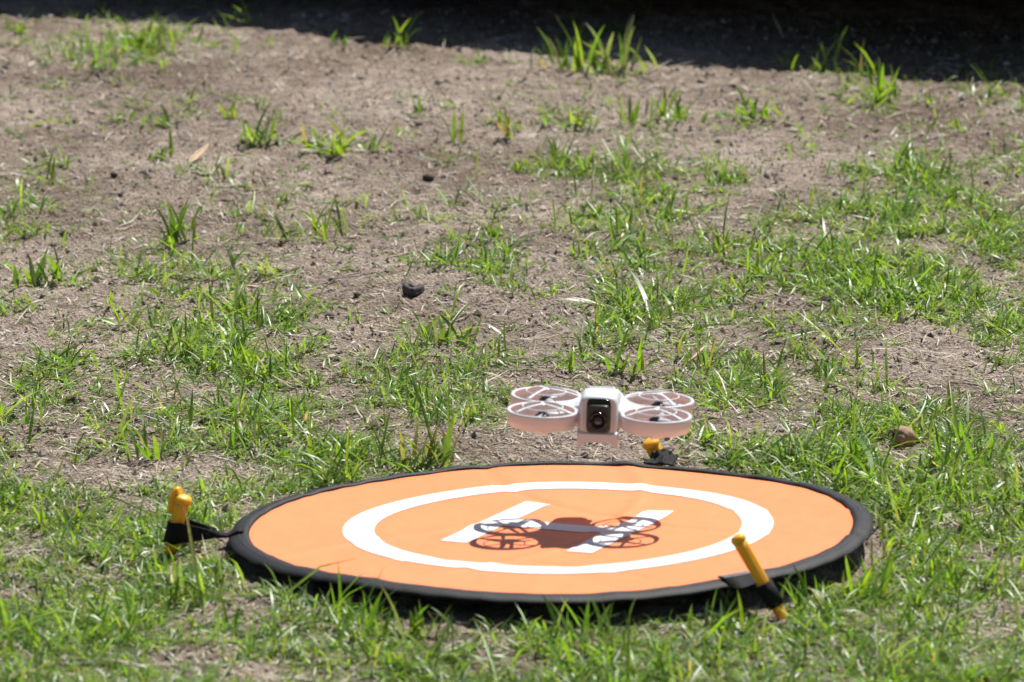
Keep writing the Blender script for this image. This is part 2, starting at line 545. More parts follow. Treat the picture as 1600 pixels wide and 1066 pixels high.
# left strap: flat on the rim, pinched, then opening into a loop round the peg
axl = (Vector(pl_top) - Vector(pl_base)).normalized()
pc = lerp(pl_base, pl_top, 0.36)                       # loop height on the peg
attach = rim_world(math.pi + 0.015, 0.262, 0.0042)
outer = rim_world(math.pi + 0.015, 0.2762, -0.0012)
pinch = outer + Vector((-0.006, 0.0, 0.0008))
tang = Vector((0, 1, 0))
P = [attach, rim_world(math.pi + 0.015, 0.268, 0.0036), outer, pinch]; Wv = [tang * 0.011, tang * 0.010, tang * 0.007, Vector((0, 0.0025, 0.0025))]
loop = []; lw = []
hw = 0.0098
for k in range(1, 9):
    t = k / 9
    p = lerp(pinch, pc + Vector((0.003, -0.0078, 0)), t)
    loop.append(p); lw.append((axl * (0.0022 + (hw - 0.0022) * t) + Vector((0, 0.0016 * (1 - t), 0))))
for k in range(0, 13):
    a = R(-80 - 200 * k / 12)
    loop.append(pc + Vector((0.0078 * math.cos(a), 0.0078 * math.sin(a), 0))); lw.append(axl * hw)
for k in range(1, 9):
    t = k / 9
    p = lerp(pc + Vector((0.003, 0.0078, 0.001)), pinch + Vector((0, 0.0015, 0.001)), t)
    loop.append(p); lw.append(axl * (hw * (1.12 - 0.1 * t) * (1 - t) + 0.0026 * t) + Vector((0, 0.002 * t, 0.0)))
s1 = add_strap(P + loop, Wv + lw)
s1['label'] = 'black webbing strap twisted and looped round the left peg'

# front right strap: short loop hanging from the rim round the leaning peg
axr = (Vector(pr_top) - Vector(pr_base)).normalized()
pc2 = lerp(pr_base, pr_top, 0.29)
q_att = to_pad(ground_point(1172, 902, 0.03)); ang2 = math.atan2(q_att.y, q_att.x)
tg = PADM.to_3x3() @ Vector((-math.sin(ang2), math.cos(ang2), 0))
P = [rim_world(ang2, 0.2605, 0.0042), rim_world(ang2, 0.268, 0.0034), rim_world(ang2, 0.2768, -0.0025)]
Wv = [tg * 0.015, tg * 0.014, tg * 0.013]
st = P[-1]; side = axr.cross(Vector((0, 1, 0))).normalized()
fw = side.cross(axr).normalized()
if fw.y > 0: fw = -fw
hw2 = 0.0110
start = pc2 + side * 0.0075
for k in range(1, 6):
    t = k / 6
    P.append(lerp(st, pc2 + fw * -0.0072 , t) + Vector((0, 0, -0.002 * math.sin(math.pi * t))))
    Wv.append(lerp(tg * 0.013, axr * -hw2, smooth(t)))
for k in range(0, 15):
    a = 2 * math.pi * (0.92 * k / 14)
    P.append(pc2 + (-fw) * 0.0070 * math.cos(a) + side * 0.0070 * math.sin(a) * (1 if side.x > 0 else -1)); Wv.append(axr * -hw2)
s2 = add_strap(P, Wv)
s2['label'] = 'black webbing strap round the foot of the leaning front peg'
# zigzag stitches where that strap is sewn to the rim
V = []; F = []
for i in range(13):
    u0 = -0.0135 + 0.027 * i / 13
    for q in range(1):
        b = len(V)
        for (uu, rr) in ((u0, 0.2612), (u0 + 0.0009, 0.2612), (u0 + 0.0022, 0.2688), (u0 + 0.0013, 0.2688)):
            a = ang2 + uu / 0.265
            zt = 0.0052 if rr < 0.265 else 0.0045
            V.append((rr * math.cos(a), rr * math.sin(a), wave(rr * math.cos(a), rr * math.sin(a)) + zt))
        F.append((b, b + 1, b + 2, b + 3))
me = bpy.data.meshes.new('strap_stitch'); me.from_pydata(V, [], F); me.update()
st_o = link_obj('zigzag_stitching', me, None, M_THREAD); st_o.parent = s2

# back strap: crumpled over the peg behind the rim
q_att = to_pad(ground_point(1024, 731, 0.012)); ang3 = math.atan2(q_att.y, q_att.x)
tg3 = PADM.to_3x3() @ Vector((-math.sin(ang3), math.cos(ang3), 0))
pbv = Vector(pb_base)
a1 = rim_world(ang3, 0.2640, 0.0036)
nu, nv = 22, 20
V = []; F = []
pegc = pbv + Vector((-0.001, -0.006, 0.0125))
for j in range(nv + 1):
    v = j / nv
    for i in range(nu + 1):
        u = -1 + 2 * i / nu
        lo_ = a1 + tg3 * (-u * 0.0145); lo_.z -= 0.004 * v
        hi_ = pegc + Vector((u * 0.0115 + 0.003, 0.007 * u * u - 0.004, -0.0035 * u * u))
        p_ = lerp(lo_, hi_, v)
        w_ = math.sin(math.pi * v) ** 0.7
        p_.z += 0.0045 * w_ * (1 - 0.6 * abs(u)) + w_ * (0.0024 * math.sin(5.2 * u + 6 * v) + 0.0015 * math.sin(11 * u - 7 * v + 1))
        p_.x += 0.003 * w_ * math.sin(4 * u + 9 * v)
        if v > 0.75: p_.z += 0.004 * (v - 0.75) / 0.25 * math.cos(u * 2.5)
        V.append(PADI @ p_)
for j in range(nv):
    for i in range(nu):
        a_ = j * (nu + 1) + i; F.append((a_, a_ + 1, a_ + nu + 2, a_ + nu + 1))
me = bpy.data.meshes.new('strap'); me.from_pydata(V, [], F)
for f in me.polygons: f.use_smooth = True
me.update()
s3 = link_obj('strap', me, pad, M_STRAP)
so = s3.modifiers.new('thickness', 'SOLIDIFY'); so.thickness = 0.0012
s3['label'] = 'crumpled black strap over the back peg'

# ------------------------------------------------------------------ drone
def mm(v): return tuple(x * 0.001 for x in v)
drone = link_obj('drone', None, label='small white quadcopter with ring guards hovering above the orange pad', cat='drone')

GR, GX, GY, GZ = 30.3, 48.4, 30.0, 30.0
def rrect(y, w, zb, zt, e=0.38, n=32, xo=0):
    out = []
    cz = (zb + zt) / 2; hz = (zt - zb) / 2
    for i in range(n):
        a = 2 * math.pi * i / n
        c, s = math.cos(a), math.sin(a)
        out.append(mm((xo + w * math.copysign(abs(c) ** e, c), y, cz + hz * math.copysign(abs(s) ** e, s))))
    return out
st = [(-47.5, 14.2, 12, 45.5), (-46.5, 15.2, 9.5, 47.3), (-42, 16.0, 8.2, 48.3), (-30, 16.2, 8, 48.5), (-14, 16.4, 8, 47.6), (0, 16.8, 8, 45.0),
      (16, 17.0, 8.5, 41.0), (32, 16.6, 9.5, 37.0), (46, 15.5, 11, 34), (54, 13.0, 13.5, 31.5), (57, 9.5, 16, 29)]
link_obj('body_shell', sections([rrect(*s) for s in st], 'body_shell'), drone, M_SHELL)
# battery lid line on the top
link_obj('battery_lid', sections([rrect(y, 11.5 if abs(y - 18) < 16 else 10.5, z - 1.5, z + 1.0) for y, z in ((2, 44.2), (4, 44.4), (18, 40.8), (32, 37.4), (34, 36.6))], 'battery_lid'), drone, M_SHELL)
seam_w = [(y, w_ + 0.12, 8 - 0.1, zt_ + 0.12) for y, w_, zt_ in ((-9.45, 16.52, 46.85), (-9.05, 16.53, 46.78))]
link_obj('shell_seam', sections([rrect(*q_) for q_ in seam_w], 'shell_seam', False), drone, M_DARK)
# lower chin under the camera, with an arched bottom edge and two front feet
chin = []
n = 22
for y, wd, zt in ((-49.5, 16.0, 15.5), (-47, 17.0, 17.0), (-38, 17.3, 17.5), (-30, 16.6, 17.0)):
    ring = []
    for i in range(n + 1):
        u = -1 + 2 * i / n
        zb = 3.6 + 4.2 * min(1, max(0, (0.80 - abs(u)) / 0.12)) - (0 if y > -48 else -0.6)
        ring.append(mm((u * wd * (1.06 if abs(u) > 0.8 else 1.04), y, zb)))
    for i in range(n + 1):
        u = 1 - 2 * i / n
        ring.append(mm((u * wd, y, zt)))
    chin.append(ring)
link_obj('chin', sections(chin, 'chin'), drone, M_SHELL, label='white chin below the camera')
for sx in (-1, 1):
    o = link_obj('rear_foot', rbox(0.006, 0.010, 0.007, 0.0018, 'rear_foot'), drone, M_SHELL); o.location = mm((sx * 12, 40, 7.2))
# camera housing in the nose
def front_plate(y0, y1, hw, zb, zt, e, name, grow=0.9):
    return sections([rrect(y1, hw, zb, zt, e), rrect(y0 + 1.2, hw, zb, zt, e), rrect(y0 + 0.3, hw - 0.5, zb + 0.5, zt - 0.5, e), rrect(y0, hw - 1.2, zb + 1.2, zt - 1.2, e)], name)
XO = 0.0
hood = link_obj('camera_recess', front_plate(-48.6, -44, 10.4, 16.2, 46.2, 0.30, 'camera_recess'), drone, M_GLOSS, label='black recess round the camera')
housing = link_obj('camera_housing', front_plate(-53.5, -45, 9.5, 17.2, 41.5, 0.30, 'camera_housing'), drone, M_DARK, label='dark grey camera block on the nose')
def ring_y(prof, name):
    me = lathe(prof, 40, False, name); me.transform(Matrix.Rotation(R(90), 4, 'X')); return me
lr = link_obj('lens_ring', ring_y([(0.0078, 0.0), (0.0078, 0.0024), (0.0072, 0.0030), (0.0064, 0.0030), (0.0058, 0.0018), (0.0040, 0.0010), (0.0036, 0.0004)], 'lens_ring'), None, M_GLOSS)
lr.parent = housing; lr.location = mm((0, -53.4, 28.5))
lg = link_obj('lens', ring_y([(0.0044, 0.0006), (0.0036, 0.0014), (0.0022, 0.0020), (0.0001, 0.0022)], 'lens'), None, M_LENS)
lg.parent = housing; lg.location = mm((0, -53.4, 28.5))
# shoulders that join the guards to the body
for sx in (-1, 1):
    pts = [(12, -34), (18.6, -33)]
    for k in range(9):
        a = R(180 - 8.5 * k * 1.05)
        pts.append((GX + GR * math.cos(a), -GY + GR * math.sin(a)))
    for k in range(8, -1, -1):
        a = R(180 + 8.5 * k * 1.05)
        pts.append((GX + GR * math.cos(a), GY + GR * math.sin(a)))
    pts += [(18.6, 33), (12, 34)]
    def ztop(x): return 30.2 + 7.5 * max(0, (26 - x) / 14) ** 2
    rings = [[mm((sx * x, y, 17.5)) for x, y in pts], [mm((sx * x, y, ztop(x) - 1.2)) for x, y in pts], [mm((sx * (x if x < 13 else x - 0.6), y * 0.985, ztop(x))) for x, y in pts]]
    link_obj('shoulder', sections(rings, 'shoulder', True, False), drone, M_SHELL)

guard_prof = [(GR - 0.4, 0.6), (GR, 0.0), (GR + 0.1, -1.2), (GR - 0.7, -6.5), (GR - 1.9, -12.6), (GR - 2.8, -12.9), (GR - 3.0, -12.2), (GR - 1.9, -6.5), (GR - 1.3, -1.6), (GR - 2.9, -0.7), (GR - 3.0, 0.3), (GR - 1.5, 0.7)]
guard_me = lathe([mm(p) for p in guard_prof], 72, True, 'propeller_guard')
def torus(Rm, r, name, n=56, k=8):
    return lathe([((Rm + r * math.cos(2 * math.pi * i / k)) * 0.001, r * math.sin(2 * math.pi * i / k) * 0.001) for i in range(k)], n, True, name)
inner_me = torus(17.2, 0.62, 'inner_ring')
def spoke_me(a):
    P = []; Wd = []
    for k in range(7):
        t = k / 6; r = 1.5 + (GR - 2.2 - 1.5) * t
        z = 5.0 * (1 - t ** 1.8) + 0.1
        P.append(mm((r * math.cos(a), r * math.sin(a), z)))
        hwid = (1.25 if t < 0.8 else 1.25 + 1.2 * (t - 0.8) / 0.2)
        Wd.append(mm((-math.sin(a) * hwid, math.cos(a) * hwid, 0)))
    return ribbon(P, Wd, 0.0012, 'guard_spoke')
def strut_me(a):
    P = []; Wd = []
    for k in range(6):
        t = k / 5; r = 6.0 + (GR - 2.3 - 6.0) * t
        z = -18.6 + 6.4 * t ** 1.5
        P.append(mm((r * math.cos(a), r * math.sin(a), z)))
        Wd.append(mm((-math.sin(a) * 1.5, math.cos(a) * 1.5, 0)))
    return ribbon(P, Wd, 0.0022, 'motor_strut')
hub_me = lathe([mm(p) for p in [(0.01, 6.0), (2.2, 5.9), (3.4, 5.2), (3.6, 4.0), (0.01, 3.8)]], 24, False, 'hub_cap')
motor_me = lathe([mm(p) for p in [(0.01, -3.0), (4.2, -3.1), (5.6, -3.8), (5.9, -5.0), (5.9, -11.5), (5.4, -12.5), (0.01, -12.6)]], 28, False, 'motor')
pod_me = lathe([mm(p) for p in [(0.01, -12.6), (6.4, -12.6), (7.2, -13.6), (7.0, -17.6), (5.6, -19.6), (0.01, -19.8)]], 28, False, 'motor_pod')
def prop_blade(a):
    n = 9; V = []; Fq = []
    for k in range(n):
        t = k / (n - 1); r = 3.5 + 22.0 * t
        ch = 3.0 + 3.4 * math.sin(math.pi * min(1, t * 0.9 + 0.1)) - 1.6 * t
        pit = R(30 - 20 * t); sw = -0.5 + 2.2 * t * t
        for (u, dz) in ((-0.5, 0.22), (0.5, 0.22), (0.5, -0.22), (-0.5, -0.22)):
            y = u * ch * math.cos(pit) + sw; z = -2.6 + u * ch * math.sin(pit) * 0.9 + dz
            V.append(mm((r * math.cos(a) - y * math.sin(a), r * math.sin(a) + y * math.cos(a), z)))
    for k in range(n - 1):
        for q in range(4):
            p = (q + 1) % 4
            Fq.append((k * 4 + q, k * 4 + p, k * 4 + 4 + p, k * 4 + 4 + q))
    Fq += [(3, 2, 1, 0), tuple((n - 1) * 4 + q for q in range(4))]
    me = bpy.data.meshes.new('blade'); me.from_pydata(V, [], Fq); me.update(); fix_normals(me)
    for f in me.polygons: f.use_smooth = True
    return me
prop_hub_me = lathe([mm(p) for p in [(0.01, -1.2), (2.6, -1.3), (3.9, -2.0), (3.9, -3.6), (0.01, -3.8)]], 24, False, 'propeller')
for (sx, sy, rot, prot) in ((-1, -1, 96, 20), (1, -1, 84, 75), (-1, 1, 118, 48), (1, 1, 62, 100)):
    g = link_obj('propeller_guard', guard_me, drone, M_SHELL); g.location = mm((sx * GX, sy * GY, GZ))
    inn = link_obj('inner_ring', inner_me, g, M_SHELL); inn.location = mm((0, 0, 3.4))
    for k in range(3):
        link_obj('guard_spoke', spoke_me(R(rot + 120 * k)), g, M_SHELL)
        link_obj('motor_strut', strut_me(R(rot + 60 + 120 * k)), g, M_SHELL)
    link_obj('hub_cap', hub_me, g, M_SHELL)
    mo = link_obj('motor', motor_me, drone, M_DARK); mo.location = g.location
    link_obj('motor_pod', pod_me, mo, M_SHELL)
    pr = link_obj('propeller', prop_hub_me, drone, M_DARK); pr.location = g.location
    for k in range(3):
        link_obj('blade', prop_blade(R(prot + 120 * k)), pr, M_PROP)

DH = 0.101                            # guard plane above the pad
lo, hi = -0.3, 0.3                    # find the depth at which it hovers that high (the line of sight falls with distance)
for _ in range(40):
    m_ = (lo + hi) / 2
    if plane_point(939, 633, m_)[2] - PAD[2] > DH: lo = m_
    else: hi = m_
p_ = plane_point(939, 633, (lo + hi) / 2)
rotm = Matrix.Rotation(R(-3.2), 4, 'Z') @ Matrix.Rotation(R(1.9), 4, 'Y') @ Matrix.Rotation(R(0.0), 4, 'X')
off = rotm @ Vector(mm((0, 0, GZ)))
drone.location = Vector(p_) - off
drone.rotation_euler = rotm.to_euler()
print('drone at', drone.location, 'guard', p_)

# ------------------------------------------------------------------ grass
GRID = """
1 2 2 1 0 0 0 0 0 1 0 0 0 0 0 0
1 3 3 1 0 0 0 1 1 2 1 0 1 1 1 0
2 2 1 0 0 0 0 0 1 1 0 0 1 2 1 1
1 1 2 1 1 1 1 0 2 3 2 2 1 1 1 2
0 1 2 1 2 2 0 1 3 2 2 2 2 2 4 5
2 1 1 2 1 1 0 1 2 3 3 4 4 5 6 5
3 3 4 3 2 1 1 1 3 3 4 4 4 5 5 6
3 2 4 2 3 1 1 4 4 5 4 5 5 5 4 6
3 1 4 4 3 1 1 5 5 5 5 6 6 6 6 6
4 2 3 4 5 3 1 1 4 5 4 5 5 6 6 7
3 3 4 5 6 5 5 2 2 5 5 6 5 5 5 4
4 2 4 5 6 6 6 5 5 5 6 6 5 4 2 2
3 2 4 6 7 7 7 6 5 5 5 4 4 5 3 3
3 2 4 6 6 6 4 2 1 1 4 5 5 6 6 5
5 3 5 6 7 6 4 3 2 1 3 6 6 6 6 5
6 5 6 7 7 6 5 4 4 4 5 6 7 7 6 6
7 6 7 7 6 5 5 5 5 5 5 6 7 7 7 6
7 7 7 6 5 5 5 5 5 5 5 6 6 7 7 5
7 7 6 5 6 6 6 6 6 6 6 6 6 7 6 5
7 7 5 4 4 5 4 6 6 7 7 7 7 7 6 6
7 7 6 5 5 5 5 5 6 7 7 7 7 7 7 7
7 7 7 6 6 5 5 6 6 7 7 7 7 7 7 7
"""
G = np.array([[float(v) for v in r.split()] for r in GRID.strip().splitlines()])

def density(x, y):
    P = np.stack([x, y, np.zeros_like(x)], -1)
    px, py = project(P)
    u = np.clip((px - 50) / 100, 0, 14.999); v = np.clip((py - 25) / 50, 0, len(G) - 1.001)
    ui = u.astype(int); vi = v.astype(int); fu = u - ui; fv = v - vi
    return (G[vi, ui] * (1 - fu) + G[vi, ui + 1] * fu) * (1 - fv) + (G[vi + 1, ui] * (1 - fu) + G[vi + 1, ui + 1] * fu) * fv

def blades(base, az, e0, length, width, curl, roll, lift=0.0008, floor=True, K=6, flat=False):
    """(N, K, 3 or 2, 3) vertices of tapering, drooping leaves, folded along the middle unless flat"""
    N = len(az); t = np.linspace(0, 1, K)
    el = e0[:, None] - curl[:, None] * t[None, :] ** 1.2
    azt = az[:, None] + (rng.normal(0, 0.25, N))[:, None] * t[None, :]
    seg = length[:, None] / (K - 1)
    d = np.stack([np.cos(el) * np.cos(azt), np.cos(el) * np.sin(azt), np.sin(el)], -1)
    sp = np.zeros((N, K, 3)); sp[:, 1:] = np.cumsum(d[:, :-1] * seg[..., None], 1)
    sp += base[:, None, :]
    side = np.stack([-np.sin(azt), np.cos(azt), np.zeros_like(azt)], -1)
    nrm = np.cross(d, side)
    rl = roll[:, None, None] * (0.3 + 0.7 * t[None, :, None])
    sd_ = side * np.cos(rl) + nrm * np.sin(rl)
    nm_ = nrm * np.cos(rl) - side * np.sin(rl)
    prof = np.interp(t, np.linspace(0, 1, 6), [0.55, 0.92, 1.0, 0.86, 0.52, 0.03])
    hw = 0.5 * width[:, None] * prof[None, :]
    Vv = np.stack([sp - sd_ * hw[..., None] + nm_ * hw[..., None] * 0.32, sp, sp + sd_ * hw[..., None] + nm_ * hw[..., None] * 0.32], 2)
    if flat: Vv = Vv[:, :, ::2]
    if floor:
        gz = gheight(Vv[..., 0], Vv[..., 1]) + lift
        Vv[..., 2] = np.maximum(Vv[..., 2], gz)
    return Vv

def leaf_quads(K, m=3):
    return np.array([(i * m + j, i * m + j + 1, i * m + m + j + 1, i * m + m + j) for i in range(K - 1) for j in range(m - 1)])
QB = leaf_quads(6)

PALETTE = np.array([[0.145, 0.270, 0.026], [0.110, 0.220, 0.030], [0.075, 0.160, 0.030], [0.190, 0.300, 0.032], [0.155, 0.220, 0.100], [0.230, 0.250, 0.085], [0.290, 0.250, 0.150]])
PW = np.array([0.29, 0.23, 0.13, 0.18, 0.13, 0.025, 0.015])

def blade_colors(N, which=None, K=6, m=3):
    k = rng.choice(len(PALETTE), N, p=PW / PW.sum()) if which is None else which
    c = PALETTE[k] * rng.uniform(0.75, 1.25, (N, 1)) * rng.uniform(0.92, 1.08, (N, 3))
    t = np.linspace(0, 1, K)
    bs = np.array([0.20, 0.23, 0.075])
    mixb = np.clip(1 - t / 0.35, 0, 1)[None, :, None] * 0.45
    tip = np.clip((t - 0.8) / 0.2, 0, 1)[None, :, None] * (rng.random((N, 1, 1)) < 0.25) * 0.6
    cc = c[:, None, :] * (1 - mixb) + bs * mixb
    cc = cc * (1 - tip) + np.array([0.27, 0.22, 0.12]) * tip
    return np.repeat(cc[:, :, None, :], m, 2)

def under_pad(Vv):
    """True for leaves that would pass through the pad"""
    P = Vv.reshape(len(Vv), -1, 3)
    Mi = np.array(PADI)
    L_ = P @ Mi[:3, :3].T + Mi[:3, 3]
    r = np.hypot(L_[..., 0], L_[..., 1])
    return ((r < 0.279) & (L_[..., 2] > -0.012) & (L_[..., 2] < 0.010)).any(1)

def crosses_pad(Vv):
    P = Vv.reshape(len(Vv), -1, 3)
    Mi = np.array(PADI)
    L_ = P @ Mi[:3, :3].T + Mi[:3, 3]
    r = np.hypot(L_[..., 0], L_[..., 1])
    ins = r < 0.281
    low = (ins & (L_[..., 2] < 0.008)).any(1)
    return low

CLEAR = []                                                           # spots kept open: x, y, half width, toward camera, away
def clear_of(x, y):
    ok = np.ones(len(x), bool)
    for cx_, cy_, hw_, nr_, fr_ in CLEAR:
        ok &= ~((np.abs(x - cx_) < hw_) & (y > cy_ - nr_) & (y < cy_ + fr_))
    return ok
for px_, py_, hw_, nr_, fr_ in ((1411, 697, 0.026, 0.10, 0.016), (310, 860, 0.030, 0.028, 0.012), (262, 862, 0.024, 0.055, 0.012), (1222, 964, 0.014, 0.034, 0.016), (1180, 950, 0.030, 0.018, 0.03), (1035, 735, 0.022, 0.03, 0.02), (646, 455, 0.02, 0.09, 0.02), (940, 705, 0.06, 0.05, 0.06), (700, 715, 0.045, 0.04, 0.10)):
    g_ = ground_point(px_, py_); CLEAR.append((g_[0], g_[1], hw_, nr_, fr_))

def mass(name, label, n_try, size_mul, seedn, lying, wmul, K=5, flat=False):
    m = 2 if flat else 3
    x = rng.uniform(-1.05, 1.10, n_try); y = rng.uniform(-0.80, 3.0, n_try)
    d = density(x, y)
    cl = fbm(x * 11 + 60, y * 7 + 20, seedn, 3)                      # clumps
    cl2 = fbm(x * 30 + 9, y * 22 + 70, seedn + 3, 2)
    want = (np.clip(d - 0.3 * np.clip((2.6 - np.abs(y - 1.1) * 2.2), 0, 1), 0, 9) / 8) ** 1.5
    thr = np.clip((cl - 0.62 + want * 0.55) / 0.16, 0, 1) * np.clip((cl2 - 0.50 + want * 0.45) / 0.2, 0, 1)
    p = np.clip(0.018 + want * 0.16 + thr * (0.14 + 1.15 * want), 0, 1) * (d > 0.35)
    keep = rng.random(n_try) < p
    r = np.hypot(x, y); keep &= (r > 0.272) & clear_of(x, y)
    x, y, d, cl = x[keep], y[keep], d[keep], cl[keep]
    N = len(x)
    nb = rng.integers(3, 9, N)
    pid = np.repeat(np.arange(N), nb); NB = len(pid)
    size = np.exp(rng.normal(0, 0.32, N)) * size_mul * np.clip(0.62 + 1.1 * (cl - 0.3), 0.5, 1.5)
    bx = x[pid] + rng.normal(0, 0.0045, NB); by = y[pid] + rng.normal(0, 0.0045, NB)
    az = rng.uniform(0, 2 * np.pi, NB)
    e0 = np.clip(rng.normal(R(62 - lying), R(23), NB), R(4), R(88))
    ln = 0.030 * size[pid] * np.exp(rng.normal(0, 0.28, NB))
    wd = np.clip(wmul * size[pid] ** 0.5 * np.exp(rng.normal(0, 0.25, NB)), 0.0011, 0.0052)
    curl = rng.uniform(0.2, 1.5, NB)
    base = np.stack([bx, by, gheight(bx, by) - 0.001], -1)
    Vv = blades(base, az, e0, ln, wd, curl, rng.normal(0, 0.5, NB), K=K, flat=flat)
    ok = ~crosses_pad(Vv)
    Vv = Vv[ok]; NB = len(Vv)
    C = blade_colors(NB, None, K, m)
    F4 = (leaf_quads(K, m)[None] + (np.arange(NB) * K * m)[:, None, None]).reshape(-1, 4)
    me = mesh_np(name, Vv.reshape(-1, 3), F4)
    set_color(me, C.reshape(-1, 3))
    print(name, NB, 'leaves')
    return link_obj(name, me, None, M_LEAF, label=label, cat='grass', kind='stuff')

mass('grass', 'short green grass growing in patches over the bare soil', 50000, 0.69, 20, 20, 0.0023, 4)
mass('ground_cover', 'low creeping grass lying flat between the taller blades', 60000, 0.66, 20, 42, 0.0021, 4, True)

# ------------------------------------------------------------------ dry straw, soil crumbs
def straw(n_try):
    x = rng.uniform(-0.9, 0.95, n_try); y = rng.uniform(-0.75, 2.6, n_try)
    d = density(x, y)
    px, py = project(np.stack([x, y, np.zeros_like(x)], -1))
    amt = 0.34 + 0.9 * np.clip((py - 430) / 250, 0, 1) * np.clip(fbm(x * 8, y * 6, 44, 2) * 1.5, 0, 1)
    keep = (rng.random(n_try) < amt) & (np.hypot(x, y) > 0.275)
    x, y = x[keep], y[keep]; N = len(x)
    az = rng.uniform(0, 2 * np.pi, N); ln = np.clip(0.010 * np.exp(rng.normal(0, 0.65, N)), 0.003, 0.05)
    base = np.stack([x, y, gheight(x, y) + 0.0012], -1)
    Vv = blades(base, az, rng.normal(0.06, 0.16, N), ln, 0.0013 * np.exp(rng.normal(0, 0.3, N)), rng.normal(0.1, 0.3, N), rng.normal(0, 0.4, N), K=3, flat=True)
    ok = ~crosses_pad(Vv); Vv = Vv[ok]; N = len(Vv)
    pal = np.array([[0.52, 0.43, 0.31], [0.36, 0.28, 0.20], [0.66, 0.60, 0.50], [0.13, 0.095, 0.07], [0.45, 0.41, 0.35]])
    c = pal[rng.choice(5, N, p=[.3, .25, .15, .18, .12])] * rng.uniform(0.75, 1.2, (N, 1))
    C = np.repeat(np.repeat(c[:, None, None, :], 3, 1), 2, 2)
    F4 = (leaf_quads(3, 2)[None] + (np.arange(N) * 6)[:, None, None]).reshape(-1, 4)
    me = mesh_np('dry_straw', Vv.reshape(-1, 3), F4); set_color(me, C.reshape(-1, 3))
    link_obj('dry_straw', me, None, M_STRAW, label='bits of dry straw and dead grass lying on the soil', cat='straw', kind='stuff')
straw(118000)

def crumbs(n):
    x = rng.uniform(-0.9, 0.95, n); y = rng.uniform(-0.75, 2.65, n)
    keep = np.hypot(x, y) > 0.27
    x, y = x[keep], y[keep]; n = len(x)
    s = np.clip(0.0013 * np.exp(rng.normal(0, 0.5, n)), 0.0005, 0.0060)
    o = np.array([[1, 0, 0], [-1, 0, 0], [0, 1, 0], [0, -1, 0], [0, 0, 1], [0, 0, -1]], float)
    V = o[None] * rng.uniform(0.6, 1.4, (n, 6, 1)) + rng.normal(0, 0.18, (n, 6, 3))
    a = rng.uniform(0, 6.28, n); c, q = np.cos(a), np.sin(a)
    V = np.stack([V[..., 0] * c[:, None] - V[..., 1] * q[:, None], V[..., 0] * q[:, None] + V[..., 1] * c[:, None], V[..., 2] * 0.75], -1)
    V = V * s[:, None, None] + np.stack([x, y, gheight(x, y) + s * 0.35], -1)[:, None, :]
    f = np.array([[0, 2, 4], [2, 1, 4], [1, 3, 4], [3, 0, 4], [2, 0, 5], [1, 2, 5], [3, 1, 5], [0, 3, 5]])
    F3 = (f[None] + (np.arange(n) * 6)[:, None, None]).reshape(-1, 3)
    me = mesh_np('soil_crumbs', V.reshape(-1, 3), None, F3, False)
    pal = np.array([[0.37, 0.305, 0.26], [0.48, 0.41, 0.36], [0.26, 0.205, 0.17], [0.15, 0.115, 0.095], [0.60, 0.55, 0.49]])
    cc = pal[rng.choice(5, n, p=[.38, .31, .2, .04, .07])] * rng.uniform(0.8, 1.2, (n, 1))
    set_color(me, np.repeat(cc[:, None, :], 6, 1).reshape(-1, 3))
    link_obj('soil_crumbs', me, None, M_CRUMB, label='loose crumbs of soil strewn over the ground', cat='soil', kind='stuff')
crumbs(52000)

